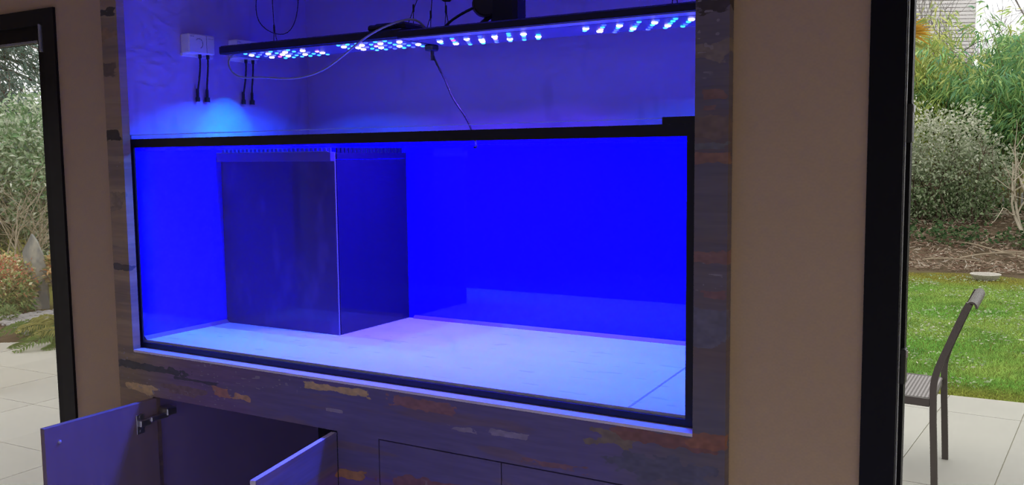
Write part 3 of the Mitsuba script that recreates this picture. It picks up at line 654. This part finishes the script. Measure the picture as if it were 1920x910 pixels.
# bare trees behind
for q, (x, y, h, s, lb) in enumerate(((.9, 24, 3.2, 31, 'bare grey tree standing right of the grey house against the sky'), (2.2, 26, 3.4, 32, 'bare grey tree rising behind the bamboo at the right edge'), (-.35, 21, 2.6, 33, 'dark bare tree standing before the grey house siding'))):
    k = thing('bare_tree', lb, 'tree')
    rb = np.random.default_rng(s); wood('branches', branching((x, y, .3), (0, 0, 1), h, .09 if q < 2 else .06, 5, rb, 3, .45, .3), (.20, .18, .16), k)
# grey house with horizontal siding
k = thing('house', 'distant house wall clad in grey horizontal boards above the bamboo', 'house')
ha = np.array([.16, 31.9]); hd = np.array([-1.0, -.55]); hd /= np.linalg.norm(hd); hn = np.array([hd[1], -hd[0]])
def house_box(u0, u1, w0, w1, z0, z1):
    m = box(u0, u1, w0, w1, z0, z1); vv = m.vertices.copy(); m.vertices = np.stack([ha[0] + hd[0] * vv[:, 0] + hn[0] * vv[:, 1], ha[1] + hd[1] * vv[:, 0] + hn[1] * vv[:, 1], vv[:, 2]], 1)
    if m.volume < 0: m.invert()
    return m
hs = 1 if hn[1] < 0 else -1
add('wall', house_box(0, 9, min(0, -4 * hs), max(0, -4 * hs), 0.3, 9.2), 'm_siding_back', k)
for q in range(46):
    z0 = 5.15 + q * .12 if q < 34 else 5.15 - (q - 33) * .12
    add('siding_board', house_box(0, 9, min(0.002 * hs, .03 * hs), max(.002 * hs, .03 * hs), z0, z0 + .10), 'm_siding', k)
add('roof', house_box(-.3, 9.2, -4.2 if hs > 0 else -.3, .3 if hs > 0 else 4.2, 9.2, 9.4), 'm_siding_back', k)
# bright hedge and low kerb behind the shrubs
k = thing('far_hedge', 'sunny yellow-green hedge glimpsed behind the shrub stems on the right', 'hedge')
nn = 9000; p = np.stack([rs.uniform(-6, 8, nn), 22 + rs.normal(size=nn) * .3, .3 + 1.9 * rs.random(nn)], -1)
leafmesh('foliage', [leaves(p, rs.uniform(.10, .2, nn), rs.uniform(.06, .1, nn), rs.normal(size=(nn, 3)), palette([(.38, .42, .08), (.30, .38, .08), (.45, .46, .14)], nn, rs), .2, 0, rs)], k)
k = add('low_kerb', box(-4, 6, 17.9, 18.1, .3, .78), 'm_kerb'); lab(k, 'pale low kerb wall glimpsed behind the shrub stems', 'wall')

# ------------------------------------------------------------------ left garden
rs = np.random.default_rng(29)
def shrub(name, label, blobs, cols_hi, cols_lo, ll, lw, zr, stems, m='m_leaf', seed=1, catg='shrub'):
    k = thing(name, label, catg); parts = []; rb = np.random.default_rng(seed)
    for (c, r, nn) in blobs:
        p, d = blob(c, r, nn, rb, .5, .4, int(nn) + seed)
        hi = np.clip((p[:, 2] - zr[0]) / (zr[1] - zr[0]) + .25 * rb.normal(size=nn), 0, 1)[:, None]
        parts.append(leaves(p, rb.uniform(*ll, nn), rb.uniform(*lw, nn), d + rb.normal(size=(nn, 3)) * .8, palette(cols_hi, nn, rb) * hi + palette(cols_lo, nn, rb) * (1 - hi), .25, .1, rb))
    leafmesh('foliage', parts, k, m)
    st = []
    for q in range(stems):
        c, r, _ = blobs[q % len(blobs)]
        b = np.array([c[0] + rb.normal() * .15, c[1] + rb.normal() * .15, -.04]); st += branching(b, (rb.normal() * .25, rb.normal() * .25, 1), max(.12, (c[2] + r[2] * .3) * .55), .012, 2, rb, 2, .4)
    if st: wood('stems', st, (.16, .12, .09), k)
    return k
shrub('evergreen_shrub', 'tall glossy variegated evergreen filling the middle of the left glass door', [((-9.7, 5.75, 1.45), (.9, .9, .95), 9000), ((-9.0, 5.7, 1.0), (.7, .7, .9), 6000), ((-10.6, 5.3, 1.1), (.8, .8, .9), 5000)],
      [(.32, .46, .26), (.54, .64, .45), (.80, .85, .70), (.22, .38, .18)], [(.09, .18, .07), (.20, .32, .15), (.55, .62, .45)], (.07, .12), (.035, .055), (.2, 1.6), 8, 'm_gloss_leaf', 41)
shrub('red_tipped_shrub', 'low shrub with red and yellow tipped leaves left of the slate stone', [((-7.10, 3.62, .28), (.36, .40, .33), 2600), ((-6.78, 3.50, .20), (.22, .25, .25), 1200), ((-7.6, 3.5, .3), (.4, .4, .36), 1900)],
      [(.66, .22, .15), (.74, .56, .28), (.82, .76, .50), (.42, .50, .20), (.70, .36, .25)], [(.09, .19, .06), (.18, .30, .09), (.26, .36, .13)], (.04, .07), (.02, .032), (.12, .50), 5, 'm_gloss_leaf', 42)
shrub('red_tipped_shrub', 'small orange and red tipped shrub right of the slate stone', [((-6.75, 4.25, .40), (.28, .28, .28), 2200)],
      [(.66, .28, .14), (.70, .48, .24), (.58, .56, .28), (.42, .46, .18)], [(.12, .15, .05), (.20, .20, .09)], (.04, .07), (.018, .03), (.1, .5), 4, 'm_gloss_leaf', 43)
shrub('autumn_shrub', 'orange-tinged shrub at the far left edge of the left glass door', [((-9.6, 4.55, .95), (.32, .4, .55), 2600)],
      [(.40, .22, .10), (.30, .28, .12), (.22, .27, .12)], [(.10, .14, .06), (.20, .17, .09)], (.05, .08), (.025, .035), (.4, 1.4), 4, 'm_leaf', 44)
# pale twiggy shrub
k = thing('twiggy_shrub', 'leafless shrub of pale thin branches in front of the evergreen on the left', 'shrub')
rb = np.random.default_rng(51); st = []
for q in range(7): st += branching((-8.5 + rb.normal() * .15, 4.75 + rb.normal() * .15, -.04), (rb.normal() * .3, rb.normal() * .3, 1), .75, .016, 3, rb, 3, .4)
wood('branches', st, (.38, .33, .24), k)
# conifer
k = thing('conifer', 'blue-green conifer behind the shrubs at the top of the left glass door', 'tree')
rb = np.random.default_rng(61); tr = tube([(-17.0, 9.2, -.1), (-17.05, 9.25, 3), (-16.9, 9.2, 7.5)], np.array([.28, .22, .08]), 9)
add('trunk', tr, 'm_bark', k, color=np.tile([[.12, .11, .10]], (len(tr.vertices), 1)))
P, D, st = [], [], []
for q in range(70):
    z = rb.uniform(.6, 7.0); az = rb.uniform(0, 6.28); L = (7.8 - z) * .42 * rb.uniform(.6, 1.1)
    o = np.array([math.cos(az), math.sin(az), -.12]); b = np.array([-17.0, 9.22, z]); tt = np.linspace(0, 1, 7)
    pts = b + o * L * tt[:, None] + np.array([0, 0, -.25]) * (L * tt ** 2)[:, None]
    st.append(tube(pts, np.linspace(.04, .008, 7), 4, caps=False))
    for s in np.linspace(.15, 1, 24):
        a = b + o * L * s + np.array([0, 0, -.25]) * L * s * s
        m = 9; P.append(a + rb.normal(size=(m, 3)) * .12); D.append(o * .6 + rb.normal(size=(m, 3)) * .6 + [0, 0, -.35])
P, D = np.vstack(P), np.vstack(D)
wood('branches', st, (.12, .11, .10), k)
leafmesh('needles', [leaves(P, rb.uniform(.14, .28, len(P)), .035, D, palette([(.17, .28, .22), (.23, .34, .28), (.30, .40, .35)], len(P), rb), .2, .2, rb)], k)
k = thing('bare_tree', 'bare tree with tangled branches against the sky at the top of the left glass door', 'tree')
rb = np.random.default_rng(63); wood('branches', branching((-14.6, 8.9, -.05), (0, 0, 1), 2.2, .09, 5, rb, 3, .5, .25), (.17, .15, .13), k)
k = thing('far_hedge', 'dark green hedge closing the garden behind the evergreen on the left', 'hedge')
nn = 9000; p = np.stack([rs.uniform(-26, -9, nn), 12.8 + rs.normal(size=nn) * .4, -.05 + 2.1 * rs.random(nn)], -1)
leafmesh('foliage', [leaves(p, rs.uniform(.12, .2, nn), rs.uniform(.07, .11, nn), rs.normal(size=(nn, 3)), palette([(.09, .16, .07), (.14, .21, .10), (.2, .26, .15)], nn, rs), .2, 0, rs)], k)
# slate standing stone
rb = np.random.default_rng(71)
sl = trimesh.creation.extrude_polygon(Polygon([(-.10, -.1), (.11, -.1), (.10, .15), (.12, .35), (.08, .52), (.02, .72), (-.03, .80), (-.06, .74), (-.13, .60), (-.11, .4), (-.14, .2)]), .08, engine='earcut').subdivide_to_size(.06)
sl.vertices += .018 * (np.stack([meshkit.fbm(sl.vertices * 9 + 5 * q, 3, q) for q in range(3)], -1) - .5)
sl.apply_transform(trimesh.transformations.rotation_matrix(math.pi / 2, (1, 0, 0))); sl.apply_transform(trimesh.transformations.rotation_matrix(math.radians(50), (0, 0, 1))); sl.apply_translation((-6.98, 3.98, 0.0))
k = add('standing_stone', sl, 'm_slate'); lab(k, 'upright grey slate stone standing among the shrubs on the left', 'stone')
# ferns
def fern(label, x, y, n, L, seed, dry=.25):
    rb = np.random.default_rng(seed); k = thing('fern', label, 'fern')
    for q in range(n):
        az = q * 2.399 + rb.normal() * .2; el = rb.uniform(.35, 1.0); l = L * rb.uniform(.7, 1.1)
        tt = np.linspace(0, 1, 14); o = np.array([math.cos(az), math.sin(az)])
        r = l * tt * math.cos(el * .8); z = l * (math.sin(el) * tt - .62 * tt ** 2) 
        pts = np.stack([x + o[0] * r, y + o[1] * r, np.maximum(z, .01 - .03 * (tt == 0)) ], -1)
        fk = numbered(k + '__frond'); cc = np.array((.36, .36, .12) if rb.random() < dry else (.15, .24, .07)) * rb.uniform(.8, 1.25)
        sm = tube(pts, np.linspace(.005, .0015, 14), 4, caps=False); add('stalk', sm, 'm_bark', fk, color=np.tile([cc * .7], (len(sm.vertices), 1)))
        s = np.repeat(np.linspace(.12, .98, 24), 2); a = np.stack([np.interp(s, tt, pts[:, i]) for i in range(3)], -1)
        side = np.tile([1, -1], 24)[:, None] * np.array([-o[1], o[0], -.12]); d = side + .45 * np.array([o[0], o[1], -.2])
        leafmesh('leaflets', [leaves(a, .13 * L / .55 * np.sin(np.pi * (s * .85 + .12)) + .01, .022, d, cc * rb.uniform(.85, 1.15, (48, 1)), .15, .1, rb)], fk)
fern('broad green fern at the near corner of the left patio', -4.60, 3.0, 18, .74, 81, .15)
fern('yellow-green fern at the edge of the left patio beside the pebbles', -5.15, 3.10, 18, .72, 82, .45)
fern('dry yellow fern behind the other ferns near the door frame', -5.25, 3.60, 14, .62, 83, .6)
shrub('small_plant', 'tiny green plant at the edge of the pebble bed', [((-6.35, 3.25, .06), (.09, .09, .07), 110)], [(.2, .3, .12)], [(.12, .2, .07)], (.04, .07), (.018, .028), (0, .1), 0, 'm_leaf', 91, 'plant')
# pebble bed
peb = []
rb = np.random.default_rng(95); ic = trimesh.creation.icosphere(1)
for q in range(700):
    x = rb.uniform(-6.6, -5.2); y = 2.98 + (x + 5.6) * -.22 + rb.uniform(-.18, .75)
    if y < 2.95 + (x + 5.6) * -.30: continue
    m = ic.copy(); m.vertices *= rb.uniform(.02, .055) * np.array([1, rb.uniform(.6, 1), .45]); m.apply_transform(trimesh.transformations.rotation_matrix(rb.uniform(0, 3.1), (0, 0, 1))); m.apply_translation((x, y, -.02 + rb.uniform(0, .02))); peb.append(m)
k = add('pebble_bed', cat(peb), 'm_pebble', smooth=True); lab(k, 'bed of grey pebbles between the left patio and the red tipped shrub', 'pebbles', kind='stuff')
